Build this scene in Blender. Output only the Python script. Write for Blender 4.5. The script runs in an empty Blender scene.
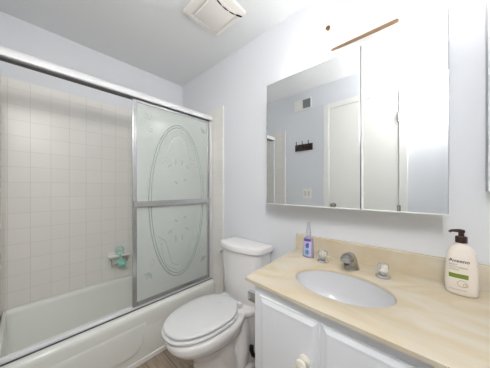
import bpy, bmesh, math, random
from math import sin, cos, pi, radians
from mathutils import Vector, Matrix

S = bpy.context.scene
COL = S.collection
random.seed(4)

# ------------------------------------------------------------------ camera
cam_d = bpy.data.cameras.new('camera')
cam = bpy.data.objects.new('camera', cam_d)
COL.objects.link(cam)
cam.location = (0.0, -1.22, 1.25)
cam.rotation_euler = (pi / 2, 0, radians(42.562))
cam_d.sensor_fit = 'HORIZONTAL'
cam_d.sensor_width = 36.0
cam_d.lens = 36.0 * 199.276 / 490.0
cam_d.shift_y = 4.4 / 490.0
cam_d.clip_start = 0.01
S.camera = cam

# ------------------------------------------------------------------ world, exposure, large lights
w = bpy.data.worlds.new('world')
w.use_nodes = True
w.node_tree.nodes['Background'].inputs[0].default_value = (0.9, 0.95, 1.0, 1)
w.node_tree.nodes['Background'].inputs[1].default_value = 0.3
S.world = w
S.view_settings.view_transform = 'Standard'
S.view_settings.look = 'None'
S.view_settings.gamma = 1.0
S.view_settings.use_curve_mapping = False
S.view_settings.exposure = 1.54
S.cycles.max_bounces = 14
S.cycles.diffuse_bounces = 8
S.cycles.glossy_bounces = 6
S.cycles.transmission_bounces = 8
S.cycles.transparent_max_bounces = 8


def lamp(name, kind, loc, energy, color=(1, 1, 1), aim=None, **kw):
    d = bpy.data.lights.new(name, kind)
    d.energy = energy
    d.color = color
    for k, v in kw.items():
        setattr(d, k, v)
    o = bpy.data.objects.new(name, d)
    COL.objects.link(o)
    o.location = loc
    if aim is not None:
        o.rotation_euler = (Vector(aim) - Vector(loc)).to_track_quat('-Z', 'Y').to_euler()
    return o


# the photographer's flash, bounced off the wall behind the camera, with added area-lamp fill
lamp('flash_fill', 'AREA', (0.10, -1.325, 2.08), 8.5, (1.0, 0.99, 0.97), aim=(-2.1, -0.9, 0.9),
     shape='ELLIPSE', size=0.34, size_y=0.46)
lamp('bounce_flash', 'SPOT', (0.24, -1.02, 1.76), 7.5, (1.0, 0.99, 0.97), aim=(0.20, -1.35, 2.08),
     spot_size=radians(125), spot_blend=1.0, shadow_soft_size=0.03)
# the vanity globes' share of light thrown into the room
GLOBE_STRENGTH = 6.5

# ------------------------------------------------------------------ materials


def srgb(r, g, b):
    def f(c):
        c /= 255.0
        return c / 12.92 if c <= 0.04045 else ((c + 0.055) / 1.055) ** 2.4
    return (f(r), f(g), f(b), 1.0)


def N(nt, typ, **kw):
    n = nt.nodes.new(typ)
    for k, v in kw.items():
        setattr(n, k, v)
    return n


def mat(name, col, rough=0.5, metal=0.0, spec=0.5, var=0.03, scale=8.0, bump=0.0, bscale=60.0, trans=0.0, ior=1.45,
        emit=None, estr=0.0, coat=0.0, alpha=1.0):
    m = bpy.data.materials.new(name)
    m.use_nodes = True
    nt = m.node_tree
    b = nt.nodes['Principled BSDF']
    geo = N(nt, 'ShaderNodeTexCoord')
    noise = N(nt, 'ShaderNodeTexNoise')
    noise.inputs['Scale'].default_value = scale
    noise.inputs['Detail'].default_value = 3
    nt.links.new(geo.outputs['Object'], noise.inputs['Vector'])
    mix = N(nt, 'ShaderNodeMix', data_type='RGBA')
    c = Vector(col[:3])
    mix.inputs[6].default_value = (*(c * (1 - var)), 1)
    mix.inputs[7].default_value = (*[min(1.0, x * (1 + var)) for x in c], 1)
    nt.links.new(noise.outputs['Fac'], mix.inputs[0])
    nt.links.new(mix.outputs[2], b.inputs['Base Color'])
    b.inputs['Roughness'].default_value = rough
    b.inputs['Metallic'].default_value = metal
    b.inputs['Specular IOR Level'].default_value = spec
    b.inputs['Transmission Weight'].default_value = trans
    b.inputs['IOR'].default_value = ior
    b.inputs['Coat Weight'].default_value = coat
    b.inputs['Alpha'].default_value = alpha
    if emit:
        b.inputs['Emission Color'].default_value = emit
        b.inputs['Emission Strength'].default_value = estr
    if bump:
        n2 = N(nt, 'ShaderNodeTexNoise')
        n2.inputs['Scale'].default_value = bscale
        n2.inputs['Detail'].default_value = 4
        nt.links.new(geo.outputs['Object'], n2.inputs['Vector'])
        bp = N(nt, 'ShaderNodeBump')
        bp.inputs['Strength'].default_value = bump
        bp.inputs['Distance'].default_value = 0.002
        nt.links.new(n2.outputs['Fac'], bp.inputs['Height'])
        nt.links.new(bp.outputs['Normal'], b.inputs['Normal'])
    return m


def tile_mat(name, axes):
    m = bpy.data.materials.new(name)
    m.use_nodes = True
    nt = m.node_tree
    b = nt.nodes['Principled BSDF']
    geo = N(nt, 'ShaderNodeNewGeometry')
    sep = N(nt, 'ShaderNodeSeparateXYZ')
    nt.links.new(geo.outputs['Position'], sep.inputs[0])
    cmb = N(nt, 'ShaderNodeCombineXYZ')
    nt.links.new(sep.outputs[axes[0]], cmb.inputs[0])
    nt.links.new(sep.outputs[axes[1]], cmb.inputs[1])
    mp = N(nt, 'ShaderNodeMapping')
    mp.inputs['Location'].default_value = (0.042, 0.003, 0)
    nt.links.new(cmb.outputs[0], mp.inputs[0])
    br = N(nt, 'ShaderNodeTexBrick', offset=0.0, squash=1.0)
    br.inputs['Scale'].default_value = 1.0
    br.inputs['Brick Width'].default_value = 0.106
    br.inputs['Row Height'].default_value = 0.108
    br.inputs['Mortar Size'].default_value = 0.0016
    br.inputs['Mortar Smooth'].default_value = 0.3
    br.inputs['Color1'].default_value = srgb(234, 231, 226)
    br.inputs['Color2'].default_value = srgb(231, 228, 223)
    br.inputs['Mortar'].default_value = srgb(214, 211, 207)
    nt.links.new(mp.outputs[0], br.inputs['Vector'])
    nt.links.new(br.outputs['Color'], b.inputs['Base Color'])
    b.inputs['Roughness'].default_value = 0.34
    bp = N(nt, 'ShaderNodeBump', invert=True)
    bp.inputs['Strength'].default_value = 0.4
    bp.inputs['Distance'].default_value = 0.001
    nt.links.new(br.outputs['Fac'], bp.inputs['Height'])
    nt.links.new(bp.outputs['Normal'], b.inputs['Normal'])
    return m


def wood_floor_mat():
    m = bpy.data.materials.new('plank_floor')
    m.use_nodes = True
    nt = m.node_tree
    b = nt.nodes['Principled BSDF']
    geo = N(nt, 'ShaderNodeNewGeometry')
    br = N(nt, 'ShaderNodeTexBrick', offset=0.37)
    br.inputs['Scale'].default_value = 1.0
    br.inputs['Brick Width'].default_value = 0.9
    br.inputs['Row Height'].default_value = 0.13
    br.inputs['Mortar Size'].default_value = 0.0015
    br.inputs['Color1'].default_value = srgb(196, 178, 160)
    br.inputs['Color2'].default_value = srgb(180, 162, 145)
    br.inputs['Mortar'].default_value = srgb(92, 78, 66)
    nt.links.new(geo.outputs['Position'], br.inputs['Vector'])
    mp = N(nt, 'ShaderNodeMapping')
    mp.inputs['Scale'].default_value = (4, 60, 1)
    nt.links.new(geo.outputs['Position'], mp.inputs[0])
    no = N(nt, 'ShaderNodeTexNoise')
    no.inputs['Scale'].default_value = 1.5
    no.inputs['Detail'].default_value = 5
    nt.links.new(mp.outputs[0], no.inputs['Vector'])
    rp = N(nt, 'ShaderNodeValToRGB')
    rp.color_ramp.elements[0].position = 0.3
    rp.color_ramp.elements[0].color = (0.62, 0.6, 0.58, 1)
    rp.color_ramp.elements[1].position = 0.7
    rp.color_ramp.elements[1].color = (1, 1, 1, 1)
    nt.links.new(no.outputs['Fac'], rp.inputs[0])
    mx = N(nt, 'ShaderNodeMix', data_type='RGBA', blend_type='MULTIPLY')
    mx.inputs[0].default_value = 1.0
    nt.links.new(br.outputs['Color'], mx.inputs[6])
    nt.links.new(rp.outputs[0], mx.inputs[7])
    nt.links.new(mx.outputs[2], b.inputs['Base Color'])
    b.inputs['Roughness'].default_value = 0.45
    return m


def marble_mat():
    m = bpy.data.materials.new('cream_marble')
    m.use_nodes = True
    nt = m.node_tree
    b = nt.nodes['Principled BSDF']
    geo = N(nt, 'ShaderNodeNewGeometry')
    mp = N(nt, 'ShaderNodeMapping')
    mp.inputs['Rotation'].default_value = (0.4, 0.2, 0.5)
    mp.inputs['Scale'].default_value = (1.0, 2.2, 1.6)
    nt.links.new(geo.outputs['Position'], mp.inputs[0])
    no = N(nt, 'ShaderNodeTexNoise')
    no.inputs['Scale'].default_value = 3.2
    no.inputs['Detail'].default_value = 6
    no.inputs['Roughness'].default_value = 0.55
    no.inputs['Distortion'].default_value = 1.6
    nt.links.new(mp.outputs[0], no.inputs['Vector'])
    rp = N(nt, 'ShaderNodeValToRGB')
    e = rp.color_ramp.elements
    e[0].position = 0.30
    e[0].color = srgb(205, 188, 158)
    e[1].position = 0.52
    e[1].color = srgb(211, 199, 175)
    x = e.new(0.66)
    x.color = srgb(213, 205, 189)
    x = e.new(0.78)
    x.color = srgb(214, 208, 193)
    nt.links.new(no.outputs['Fac'], rp.inputs[0])
    nt.links.new(rp.outputs[0], b.inputs['Base Color'])
    b.inputs['Roughness'].default_value = 0.24
    return m


def frosted_mat():
    m = bpy.data.materials.new('frosted_glass')
    m.use_nodes = True
    nt = m.node_tree
    nt.nodes.remove(nt.nodes['Principled BSDF'])
    out = nt.nodes['Material Output']
    no = N(nt, 'ShaderNodeTexNoise')
    no.inputs['Scale'].default_value = 5
    tc = N(nt, 'ShaderNodeTexCoord')
    nt.links.new(tc.outputs['Object'], no.inputs['Vector'])
    mx = N(nt, 'ShaderNodeMix', data_type='RGBA')
    mx.inputs[6].default_value = srgb(238, 243, 239)
    mx.inputs[7].default_value = srgb(241, 246, 242)
    nt.links.new(no.outputs['Fac'], mx.inputs[0])
    tr = N(nt, 'ShaderNodeBsdfTranslucent')
    df = N(nt, 'ShaderNodeBsdfDiffuse')
    nt.links.new(mx.outputs[2], tr.inputs[0])
    nt.links.new(mx.outputs[2], df.inputs[0])
    a = N(nt, 'ShaderNodeMixShader')
    a.inputs[0].default_value = 0.56
    nt.links.new(tr.outputs[0], a.inputs[1])
    nt.links.new(df.outputs[0], a.inputs[2])
    tp = N(nt, 'ShaderNodeBsdfTransparent')
    tp.inputs[0].default_value = (0.9, 0.96, 0.94, 1)
    c = N(nt, 'ShaderNodeMixShader')
    c.inputs[0].default_value = 0.08
    nt.links.new(a.outputs[0], c.inputs[1])
    nt.links.new(tp.outputs[0], c.inputs[2])
    gl = N(nt, 'ShaderNodeBsdfGlossy')
    gl.inputs['Roughness'].default_value = 0.16
    fr = N(nt, 'ShaderNodeFresnel')
    fr.inputs[0].default_value = 1.4
    d = N(nt, 'ShaderNodeMixShader')
    nt.links.new(fr.outputs[0], d.inputs[0])
    nt.links.new(c.outputs[0], d.inputs[1])
    nt.links.new(gl.outputs[0], d.inputs[2])
    nt.links.new(d.outputs[0], out.inputs[0])
    return m


M = {}
M['wall'] = mat('blue_white_paint', srgb(225, 227, 231), 0.6, var=0.008, scale=3, bump=0.05, bscale=250)
M['ceiling'] = mat('ceiling_paint', srgb(236, 237, 238), 0.7, var=0.008, scale=3, bump=0.05, bscale=250)
M['floor'] = wood_floor_mat()
M['tile_x'] = tile_mat('tile_long_wall', ('Y', 'Z'))
M['tile_y'] = tile_mat('tile_end_wall', ('X', 'Z'))
M['trim'] = mat('white_trim_paint', srgb(238, 237, 233), 0.4, var=0.01)
M['door'] = mat('door_paint', srgb(238, 237, 231), 0.42, var=0.01)
M['tub'] = mat('tub_enamel', srgb(235, 237, 231), 0.18, var=0.012, scale=2)
M['porcelain'] = mat('porcelain', srgb(236, 234, 233), 0.12, var=0.01, scale=2)
M['seat'] = mat('seat_plastic', srgb(229, 229, 230), 0.22, var=0.008)
M['sink'] = mat('sink_porcelain', srgb(212, 212, 214), 0.1, var=0.008)
M['chrome'] = mat('chrome', srgb(214, 214, 216), 0.14, metal=1.0, var=0.02)
M['alum'] = mat('brushed_aluminium', srgb(232, 232, 233), 0.36, metal=0.55, var=0.04, scale=30)
M['stile_chrome'] = mat('polished_frame_metal', srgb(206, 207, 208), 0.2, metal=0.92, var=0.03, scale=20)
M['bright_alum'] = mat('bright_anodised_rail', srgb(236, 236, 237), 0.34, metal=0.15, var=0.02, scale=30)
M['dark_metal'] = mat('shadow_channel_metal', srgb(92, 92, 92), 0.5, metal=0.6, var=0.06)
M['nickel'] = mat('satin_nickel', srgb(178, 176, 172), 0.26, metal=1.0, var=0.03)
M['frost'] = frosted_mat()
M['etch'] = mat('clear_etched_line', srgb(176, 186, 182), 0.2, var=0.03)
M['etch_light'] = mat('polished_etch', srgb(196, 205, 201), 0.2, var=0.02)
M['marble'] = marble_mat()
M['cab'] = mat('cabinet_paint', srgb(236, 238, 242), 0.38, var=0.01)
M['mirror'] = mat('mirror_silver', srgb(249, 251, 252), 0.0, metal=1.0, var=0.0)
M['knob'] = mat('cream_ceramic', srgb(236, 232, 220), 0.15, var=0.03)
M['black'] = mat('black_rubber', srgb(24, 24, 24), 0.5, var=0.1)
M['brown'] = mat('brown_plastic', srgb(58, 36, 28), 0.32, var=0.06)
M['lotion'] = mat('cream_bottle_plastic', srgb(238, 229, 218), 0.3, var=0.01)
M['ink'] = mat('dark_print', srgb(52, 44, 40), 0.6, var=0.05)
M['green'] = mat('green_print', srgb(122, 142, 44), 0.5, var=0.06)
M['pale_print'] = mat('faint_print', srgb(186, 170, 136), 0.6, var=0.04)
M['acrylic'] = mat('clear_acrylic', (0.96, 0.95, 0.94, 1), 0.12, trans=0.75, ior=1.49, var=0.0)
M['lilac'] = mat('lilac_liquid_plastic', srgb(188, 180, 214), 0.12, trans=0.35, var=0.06, scale=30)
M['purple'] = mat('purple_label', srgb(92, 74, 142), 0.4, var=0.1, scale=60)
M['label_blue'] = mat('blue_label', srgb(70, 120, 190), 0.4, var=0.1)
M['label_teal'] = mat('teal_label', srgb(90, 168, 190), 0.4, var=0.1)
M['label_white'] = mat('white_label', srgb(192, 184, 216), 0.4, var=0.06, scale=50)
M['white_plastic'] = mat('white_plastic', srgb(240, 240, 238), 0.3, var=0.01)
M['clear_cap'] = mat('clear_cap_plastic', srgb(226, 228, 236), 0.1, trans=0.75, var=0.02)
M['fan'] = mat('fan_cover_plastic', srgb(240, 236, 230), 0.4, var=0.01)
M['slot'] = mat('fan_slot_dark', srgb(30, 30, 30), 0.8, var=0.05)
M['wood'] = mat('oak_strip', srgb(142, 112, 82), 0.4, var=0.15, scale=40)
M['dark_wood'] = mat('dark_wood', srgb(58, 44, 40), 0.5, var=0.2, scale=20)
M['brass'] = mat('old_brass', srgb(120, 92, 62), 0.35, metal=0.8, var=0.06)
M['vent_grey'] = mat('vent_louvre_grey', srgb(138, 141, 144), 0.6, var=0.04)
M['teal'] = mat('aqua_plastic', srgb(150, 208, 192), 0.35, var=0.08, scale=40)
M['soap_dish'] = mat('soap_dish_ceramic', srgb(236, 233, 228), 0.2, var=0.02)
M['grey_dark'] = mat('dark_grey_print', srgb(110, 110, 110), 0.5, var=0.03)
M['outlet_face'] = mat('outlet_face', srgb(206, 204, 198), 0.4, var=0.01)
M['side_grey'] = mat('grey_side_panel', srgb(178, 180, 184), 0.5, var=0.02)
M['globe'] = mat('opal_globe', srgb(250, 248, 244), 0.3, var=0.0, emit=(1.0, 0.98, 0.95, 1), estr=GLOBE_STRENGTH)

# ------------------------------------------------------------------ mesh helpers


def quad_ok(bm, vs):
    try:
        return bm.faces.new(vs)
    except ValueError:
        return None


def add_box(bm, lo, hi, bevel=0.0, seg=2):
    r = bmesh.ops.create_cube(bm, size=1.0)
    vs = r['verts']
    for v in vs:
        for i in range(3):
            v.co[i] = lo[i] + (v.co[i] + 0.5) * (hi[i] - lo[i])
    if bevel > 0:
        es = list({e for v in vs for e in v.link_edges})
        bmesh.ops.bevel(bm, geom=es, offset=bevel, segments=seg, profile=0.5, affect='EDGES')


def add_rings(bm, rings, cap0=True, cap1=True, closed=True):
    R = [[bm.verts.new(p) for p in ring] for ring in rings]
    n = len(R[0])
    for a, b in zip(R[:-1], R[1:]):
        for i in range(n if closed else n - 1):
            j = (i + 1) % n
            quad_ok(bm, (a[i], a[j], b[j], b[i]))
    if cap0:
        quad_ok(bm, tuple(reversed(R[0])))
    if cap1:
        quad_ok(bm, tuple(R[-1]))
    return R


def circ(c, r, n=24, ax='z', ry=None):
    ry = r if ry is None else ry
    out = []
    for i in range(n):
        t = 2 * pi * i / n
        a, b = r * cos(t), ry * sin(t)
        if ax == 'z':
            out.append((c[0] + a, c[1] + b, c[2]))
        elif ax == 'y':
            out.append((c[0] + a, c[1], c[2] - b))
        else:
            out.append((c[0], c[1] + a, c[2] + b))
    return out


def add_lathe(bm, base, prof, n=24, ax='z', sy=1.0):
    """prof: list of (radius, height along axis from base)."""
    rings = []
    for r, h in prof:
        c = list(base)
        c['xyz'.index(ax)] += h
        rings.append(circ(c, max(r, 1e-4), n, ax, max(r, 1e-4) * sy))
    add_rings(bm, rings)


def add_tube(bm, pts, r, n=12, cap=True):
    pts = [Vector(p) for p in pts]
    rad = r if isinstance(r, (list, tuple)) else [r] * len(pts)
    rings = []
    prev = None
    for i, p in enumerate(pts):
        if i == 0:
            t = pts[1] - p
        elif i == len(pts) - 1:
            t = p - pts[i - 1]
        else:
            t = (pts[i + 1] - p).normalized() + (p - pts[i - 1]).normalized()
        t.normalize()
        if prev is None:
            u = t.orthogonal().normalized()
        else:
            u = (prev - t * prev.dot(t)).normalized()
        prev = u
        v = t.cross(u)
        rings.append([p + (u * cos(2 * pi * k / n) + v * sin(2 * pi * k / n)) * rad[i] for k in range(n)])
    add_rings(bm, rings, cap, cap)


def loop_tube(bm, pts, r, n=8):
    pts = [Vector(p) for p in pts]
    m = len(pts)
    rings = []
    nrm = Vector((0, 0, 0))
    for i in range(m):
        nrm += pts[i].cross(pts[(i + 1) % m])
    c = sum(pts, Vector()) / m
    nrm = sum(((pts[i] - c).cross(pts[(i + 1) % m] - c) for i in range(m)), Vector()).normalized()
    for i in range(m):
        t = (pts[(i + 1) % m] - pts[i - 1]).normalized()
        u = nrm.cross(t).normalized()
        rings.append([pts[i] + (u * cos(2 * pi * k / n) + nrm * sin(2 * pi * k / n)) * r for k in range(n)])
    rings.append(rings[0])
    R = [[bm.verts.new(p) for p in ring] for ring in rings[:-1]]
    R.append(R[0])
    for a, b in zip(R[:-1], R[1:]):
        for i in range(n):
            j = (i + 1) % n
            quad_ok(bm, (a[i], a[j], b[j], b[i]))


def add_prism(bm, pts, z0, z1):
    add_rings(bm, [[(x, y, z0) for x, y in pts], [(x, y, z1) for x, y in pts]])


def obj(name, bm, m, parent=None, smooth=False, angle=40, bevel=0.0, loc=None):
    bmesh.ops.recalc_face_normals(bm, faces=bm.faces)
    root = parent
    while root is not None and root.parent is not None:
        root = root.parent
    if root is not None:
        bmesh.ops.translate(bm, vec=-Vector(root.location), verts=bm.verts)
    me = bpy.data.meshes.new(name)
    bm.to_mesh(me)
    bm.free()
    o = bpy.data.objects.new(name, me)
    COL.objects.link(o)
    me.materials.append(m)
    if smooth:
        for p in me.polygons:
            p.use_smooth = True
        try:
            me.set_sharp_from_angle(angle=radians(angle))
        except Exception:
            pass
    if bevel:
        md = o.modifiers.new('bevel', 'BEVEL')
        md.width = bevel
        md.segments = 2
        md.limit_method = 'ANGLE'
    if parent:
        o.parent = parent
    return o


def thing(name, label, cat, loc=(0, 0, 0), group=None):
    o = bpy.data.objects.new(name, None)
    o.empty_display_size = 0.05
    COL.objects.link(o)
    o.location = loc
    o['label'] = label
    o['category'] = cat
    if group:
        o['group'] = group
    return o


def tag(o, label, cat, group=None):
    o['label'] = label
    o['category'] = cat
    if group:
        o['group'] = group
    return o


def struct(name, bm, m, parent=None, label=None, cat=None, **kw):
    o = obj(name, bm, m, parent, **kw)
    if parent is None:
        o['kind'] = 'structure'
        if label:
            o['label'] = label
            o['category'] = cat
    return o


def copy_thing(root):
    r = root.copy()
    COL.objects.link(r)
    for ch in list(root.children):
        c = ch.copy()
        COL.objects.link(c)
        c.parent = r
        for g in list(ch.children):
            d = g.copy()
            COL.objects.link(d)
            d.parent = c
    return r


def B():
    return bmesh.new()


# ------------------------------------------------------------------ room shell
XL, XR, YB, YF, ZC = -2.115, 0.85, 0.0, -1.35, 2.44
T = 0.1
bm = B(); add_box(bm, (XL - T, YF - T, -T), (XR + T, YB + T, 0)); struct('floor', bm, M['floor'], label='brown wood plank floor between bathtub and vanity', cat='floor')
bm = B(); add_box(bm, (XL - T, YF - T, ZC), (XR + T, YB + T, ZC + T)); struct('ceiling', bm, M['ceiling'], label='flat pale grey painted ceiling', cat='ceiling')
bm = B(); add_box(bm, (XL - T, YF - T, 0), (XL, YB + T, ZC)); struct('wall_left', bm, M['wall'], label='pale wall above the long tile side of the tub', cat='wall')
bm = B(); add_box(bm, (XL, YB, 0), (XR, YB + T, ZC)); struct('wall_back', bm, M['wall'], label='pale blue white wall behind toilet, mirror and vanity', cat='wall')
bm = B(); add_box(bm, (XR, YF - T, 0), (XR + T, YB + T, ZC)); struct('wall_right', bm, M['wall'], label='pale wall at the right end of the vanity', cat='wall')
bm = B(); add_box(bm, (XL, YF - T, 0), (XR, YF, ZC)); struct('wall_front', bm, M['wall'], label='pale wall seen reflected in the mirror cabinet', cat='wall')

# tiled surround of the tub: long side, the end by the toilet, the opposite end
bm = B(); add_box(bm, (XL, YF, 0.05), (XL + 0.007, YB, 2.005)); struct('trim_1', bm, M['tile_x'], label='square white wall tile along the back of the tub', cat='tile')
bm = B(); add_box(bm, (XL + 0.007, -0.008, 0.05), (-1.392, YB, 2.005))
struct('trim_2', bm, M['tile_y'], label='square white wall tile at the tub end beside the toilet', cat='tile')
bm = B(); add_box(bm, (-1.394, -0.011, 0.0), (-1.380, YB, 2.008), 0.005, 3)
struct('trim_3', bm, M['trim'], label='rounded white edge strip of the tile beside the toilet', cat='trim')
bm = B(); add_box(bm, (XL + 0.007, YF, 0.05), (-1.392, YF + 0.008, 2.005))
add_box(bm, (-1.394, YF, 0.05), (-1.380, YF + 0.011, 2.008), 0.005, 3)
struct('trim_4', bm, M['tile_y'], label='white wall tile at the far tub end seen in mirror', cat='tile')
bm = B(); add_box(bm, (-1.512, YF, 0.0), (-1.494, -0.012, 0.038), 0.006, 3)
struct('baseboard_left', bm, M['trim'], label='white strip along the foot of the tub', cat='trim')
bm = B(); add_box(bm, (-1.378, -0.012, 0.0), (-0.60, 0.0, 0.085), 0.004, 2)
struct('baseboard_back', bm, M['trim'], label='white baseboard behind the toilet', cat='trim')

# door in the wall behind the camera, seen in the mirror
DX0, DX1, DZ = -0.815, -0.195, 2.14
bm = B()
for lo, hi in (((DX0 - 0.06, YF, 0), (DX0, YF + 0.018, DZ + 0.06)), ((DX1, YF, 0), (DX1 + 0.06, YF + 0.018, DZ + 0.06)),
               ((DX0, YF, DZ), (DX1, YF + 0.018, DZ + 0.06))):
    add_box(bm, lo, hi, 0.004, 2)
door = struct('door_1', bm, M['trim'], label='white door and casing reflected in the mirror cabinet', cat='door')
bm = B(); add_box(bm, (DX0 + 0.003, YF + 0.0005, 0.008), (DX1 - 0.003, YF + 0.012, DZ - 0.003), 0.002, 1)
obj('door_leaf', bm, M['door'], door)
bm = B(); add_lathe(bm, (DX0 + 0.05, YF + 0.012, 1.065), [(0.026, 0), (0.026, 0.006), (0.010, 0.008), (0.010, 0.035), (0.022, 0.04), (0.026, 0.05), (0.022, 0.062), (0.0, 0.066)], 20, 'y')
obj('door_knob', bm, M['nickel'], door, smooth=True)
for hz in (0.25, 1.05, 1.90):
    bm = B(); add_box(bm, (DX1 - 0.014, YF + 0.012, hz - 0.045), (DX1 + 0.014, YF + 0.021, hz + 0.045), 0.002, 1)
    add_tube(bm, [(DX1, YF + 0.022, hz - 0.048), (DX1, YF + 0.022, hz + 0.048)], 0.006, 10)
    obj('hinge', bm, M['nickel'], door, smooth=True)

# ------------------------------------------------------------------ bathtub
TX0, TX1, TZ = XL + 0.008, -1.498, 0.375


def rrect(x0, x1, y0, y1, r, n=6, q=None):
    pts = []
    q = r if q is None else q
    for cx, cy, a0, r in ((x1 - r, y1 - r, 0, r), (x0 + r, y1 - r, pi / 2, r), (x0 + q, y0 + q, pi, q), (x1 - q, y0 + q, 3 * pi / 2, q)):
        for k in range(n + 1):
            a = a0 + (pi / 2) * k / n
            pts.append((cx + r * cos(a), cy + r * sin(a)))
    return pts


def rimz(x):
    t = max(0.0, min(1.0, (-1.66 - x) / 0.40))
    return TZ + 0.05 * t * t * (3 - 2 * t)


tub = thing('bathtub', 'long white enamel bathtub behind the sliding shower door', 'bathtub', (-1.8, -0.67, 0))
Y0, Y1 = YF + 0.012, -0.012
rings = []
spec = [(TX0, TX1 - 0.004, Y0, Y1, 0.008, 'abs', 0.25), (TX0, TX1 - 0.002, Y0, Y1, 0.008, 'rim', -0.070), (TX0, TX1, Y0, Y1, 0.008, 'rim', -0.036), (TX0, TX1 - 0.003, Y0, Y1, 0.008, 'rim', -0.018), (TX0, TX1 - 0.010, Y0, Y1, 0.010, 'rim', -0.006),
        (TX0 + 0.004, TX1 - 0.024, Y0 + 0.004, Y1 - 0.004, 0.012, 'rim', 0.0),
        (TX0 + 0.028, TX1 - 0.105, Y0 + 0.018, Y1 - 0.06, 0.12, 'rim', 0.0),
        (TX0 + 0.036, TX1 - 0.118, Y0 + 0.020, Y1 - 0.075, 0.13, 'rim', -0.008),
        (TX0 + 0.042, TX1 - 0.126, Y0 + 0.022, Y1 - 0.085, 0.13, 'rim', -0.03),
        (TX0 + 0.065, TX1 - 0.150, Y0 + 0.028, Y1 - 0.11, 0.12, 'abs', 0.16),
        (TX0 + 0.085, TX1 - 0.170, Y0 + 0.04, Y1 - 0.14, 0.11, 'abs', 0.09),
        (TX0 + 0.12, TX1 - 0.21, Y0 + 0.08, Y1 - 0.19, 0.09, 'abs', 0.065)]
for x0, x1, y0, y1, r, mode, v in spec:
    rings.append([(x, y, (rimz(x) + v) if mode == 'rim' else v) for x, y in rrect(x0, x1, y0, y1, r, q=min(r, 0.03))])
bm = B(); add_rings(bm, rings, cap0=False, cap1=True)
obj('basin', bm, M['tub'], tub, smooth=True, angle=50)
bm = B()
# apron: flat face with a raised panel whose rounded end shows beside the toilet
add_box(bm, (TX1 - 0.05, Y0, 0.004), (TX1 - 0.0045, Y1, 0.300), 0.003, 2)
prof = []
ya, yb, zt, zb, rr = Y0 + 0.06, -0.655, 0.290, 0.080, 0.09
pts = [(ya, zt), (ya, zb)]
for k in range(9):
    a = -pi / 2 + (pi / 2) * k / 8
    pts.append((yb - rr + rr * cos(a), zb + rr + rr * sin(a)))
pts.append((yb + 0.02, zt))
cy = sum(p[0] for p in pts) / len(pts); cz = sum(p[1] for p in pts) / len(pts)
def inset(p, d):
    sy = -d if p[0] > cy else d
    sz = -d if p[1] > cz else d
    return (p[0] + sy, p[1] + sz)
add_rings(bm, [[(TX1 - 0.006, y, z) for y, z in pts], [(TX1 - 0.0035, *inset(p, 0.003)) for p in pts],
               [(TX1 + 0.001, *inset(p, 0.014)) for p in pts], [(TX1 + 0.002, *inset(p, 0.026)) for p in pts]])
obj('apron', bm, M['tub'], tub, smooth=True, angle=60)
bm = B(); add_lathe(bm, (-1.83, -0.30, 0.0652), [(0.03, 0), (0.03, 0.002), (0.012, 0.0035)], 20)
obj('drain', bm, M['chrome'], tub, smooth=True)

# ------------------------------------------------------------------ shower door frame and sliding panel
SX = -1.565
frame = thing('shower_door_frame', 'chrome header rail, lower track and jambs mounted over the tub', 'shower frame', (SX, -0.67, TZ))
bm = B()
# rounded header profile in x,z
hp = [(-1.598, 1.905), (-1.598, 1.935), (-1.592, 1.950), (-1.578, 1.957), (-1.560, 1.957), (-1.546, 1.948), (-1.540, 1.930), (-1.540, 1.908), (-1.546, 1.905)]
add_rings(bm, [[(x, Y0, z) for x, z in hp], [(x, Y1, z) for x, z in hp]])
obj('header_rail', bm, M['bright_alum'], frame, smooth=True, angle=40)
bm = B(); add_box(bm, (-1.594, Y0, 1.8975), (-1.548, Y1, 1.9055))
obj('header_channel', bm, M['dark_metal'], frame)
bm = B()
add_box(bm, (-1.592, Y0, TZ + 0.001), (-1.545, Y1, TZ + 0.008), 0.001, 1)
add_box(bm, (-1.592, Y0, TZ + 0.008), (-1.586, Y1, TZ + 0.018))
add_box(bm, (-1.549, Y0, TZ + 0.008), (-1.545, Y1, TZ + 0.014))
obj('lower_track', bm, M['bright_alum'], frame)
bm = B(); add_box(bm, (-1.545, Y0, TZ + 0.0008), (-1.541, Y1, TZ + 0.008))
obj('track_shade_line', bm, M['dark_metal'], frame)  # dark strip stands in for the shadow gap and caulk under the track
for y0, y1 in ((-0.040, Y1), (Y0, Y0 + 0.020)):
    bm = B(); add_box(bm, (-1.596, y0, TZ + 0.0185), (-1.542, y1, 1.897), 0.003, 2)
    obj('jamb', bm, M['alum'], frame)

PY0, PY1, PZ0, PZ1 = -0.715, -0.045, TZ + 0.020, 1.894
panel = thing('sliding_shower_door', 'frosted glass sliding door with etched oval and towel bar', 'shower door', (SX, -0.38, PZ0))
px0, px1 = -1.566, -1.552
for y0, y1 in ((PY0, PY0 + 0.030), (PY1 - 0.020, PY1)):
    bm = B(); add_box(bm, (px0, y0, PZ0), (px1, y1, PZ1), 0.003, 2)
    obj('stile', bm, M['stile_chrome'], panel)
for z0, z1 in ((PZ0, PZ0 + 0.030), (PZ1 - 0.02, PZ1)):
    bm = B(); add_box(bm, (px0, PY0 + 0.030, z0), (px1, PY1 - 0.020, z1), 0.003, 2)
    obj('rail', bm, M['stile_chrome'], panel)
gx = -1.559
bm = B(); add_box(bm, (px0 + 0.002, PY1, PZ0 + 0.002), (px1 - 0.002, PY1 + 0.0045, PZ1 - 0.002))
obj('gap_shade_strip', bm, M['black'], panel)  # black strip added to darken the gap between panel and jamb
bm = B(); add_box(bm, (gx - 0.002, PY0 + 0.026, PZ0 + 0.026), (gx + 0.002, PY1 - 0.016, PZ1 - 0.016))
glass = obj('frosted_glass', bm, M['frost'], panel)
ex = gx + 0.0022
CY, CZ, AY, AZ = -0.355, 1.150, 0.247, 0.632


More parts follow.
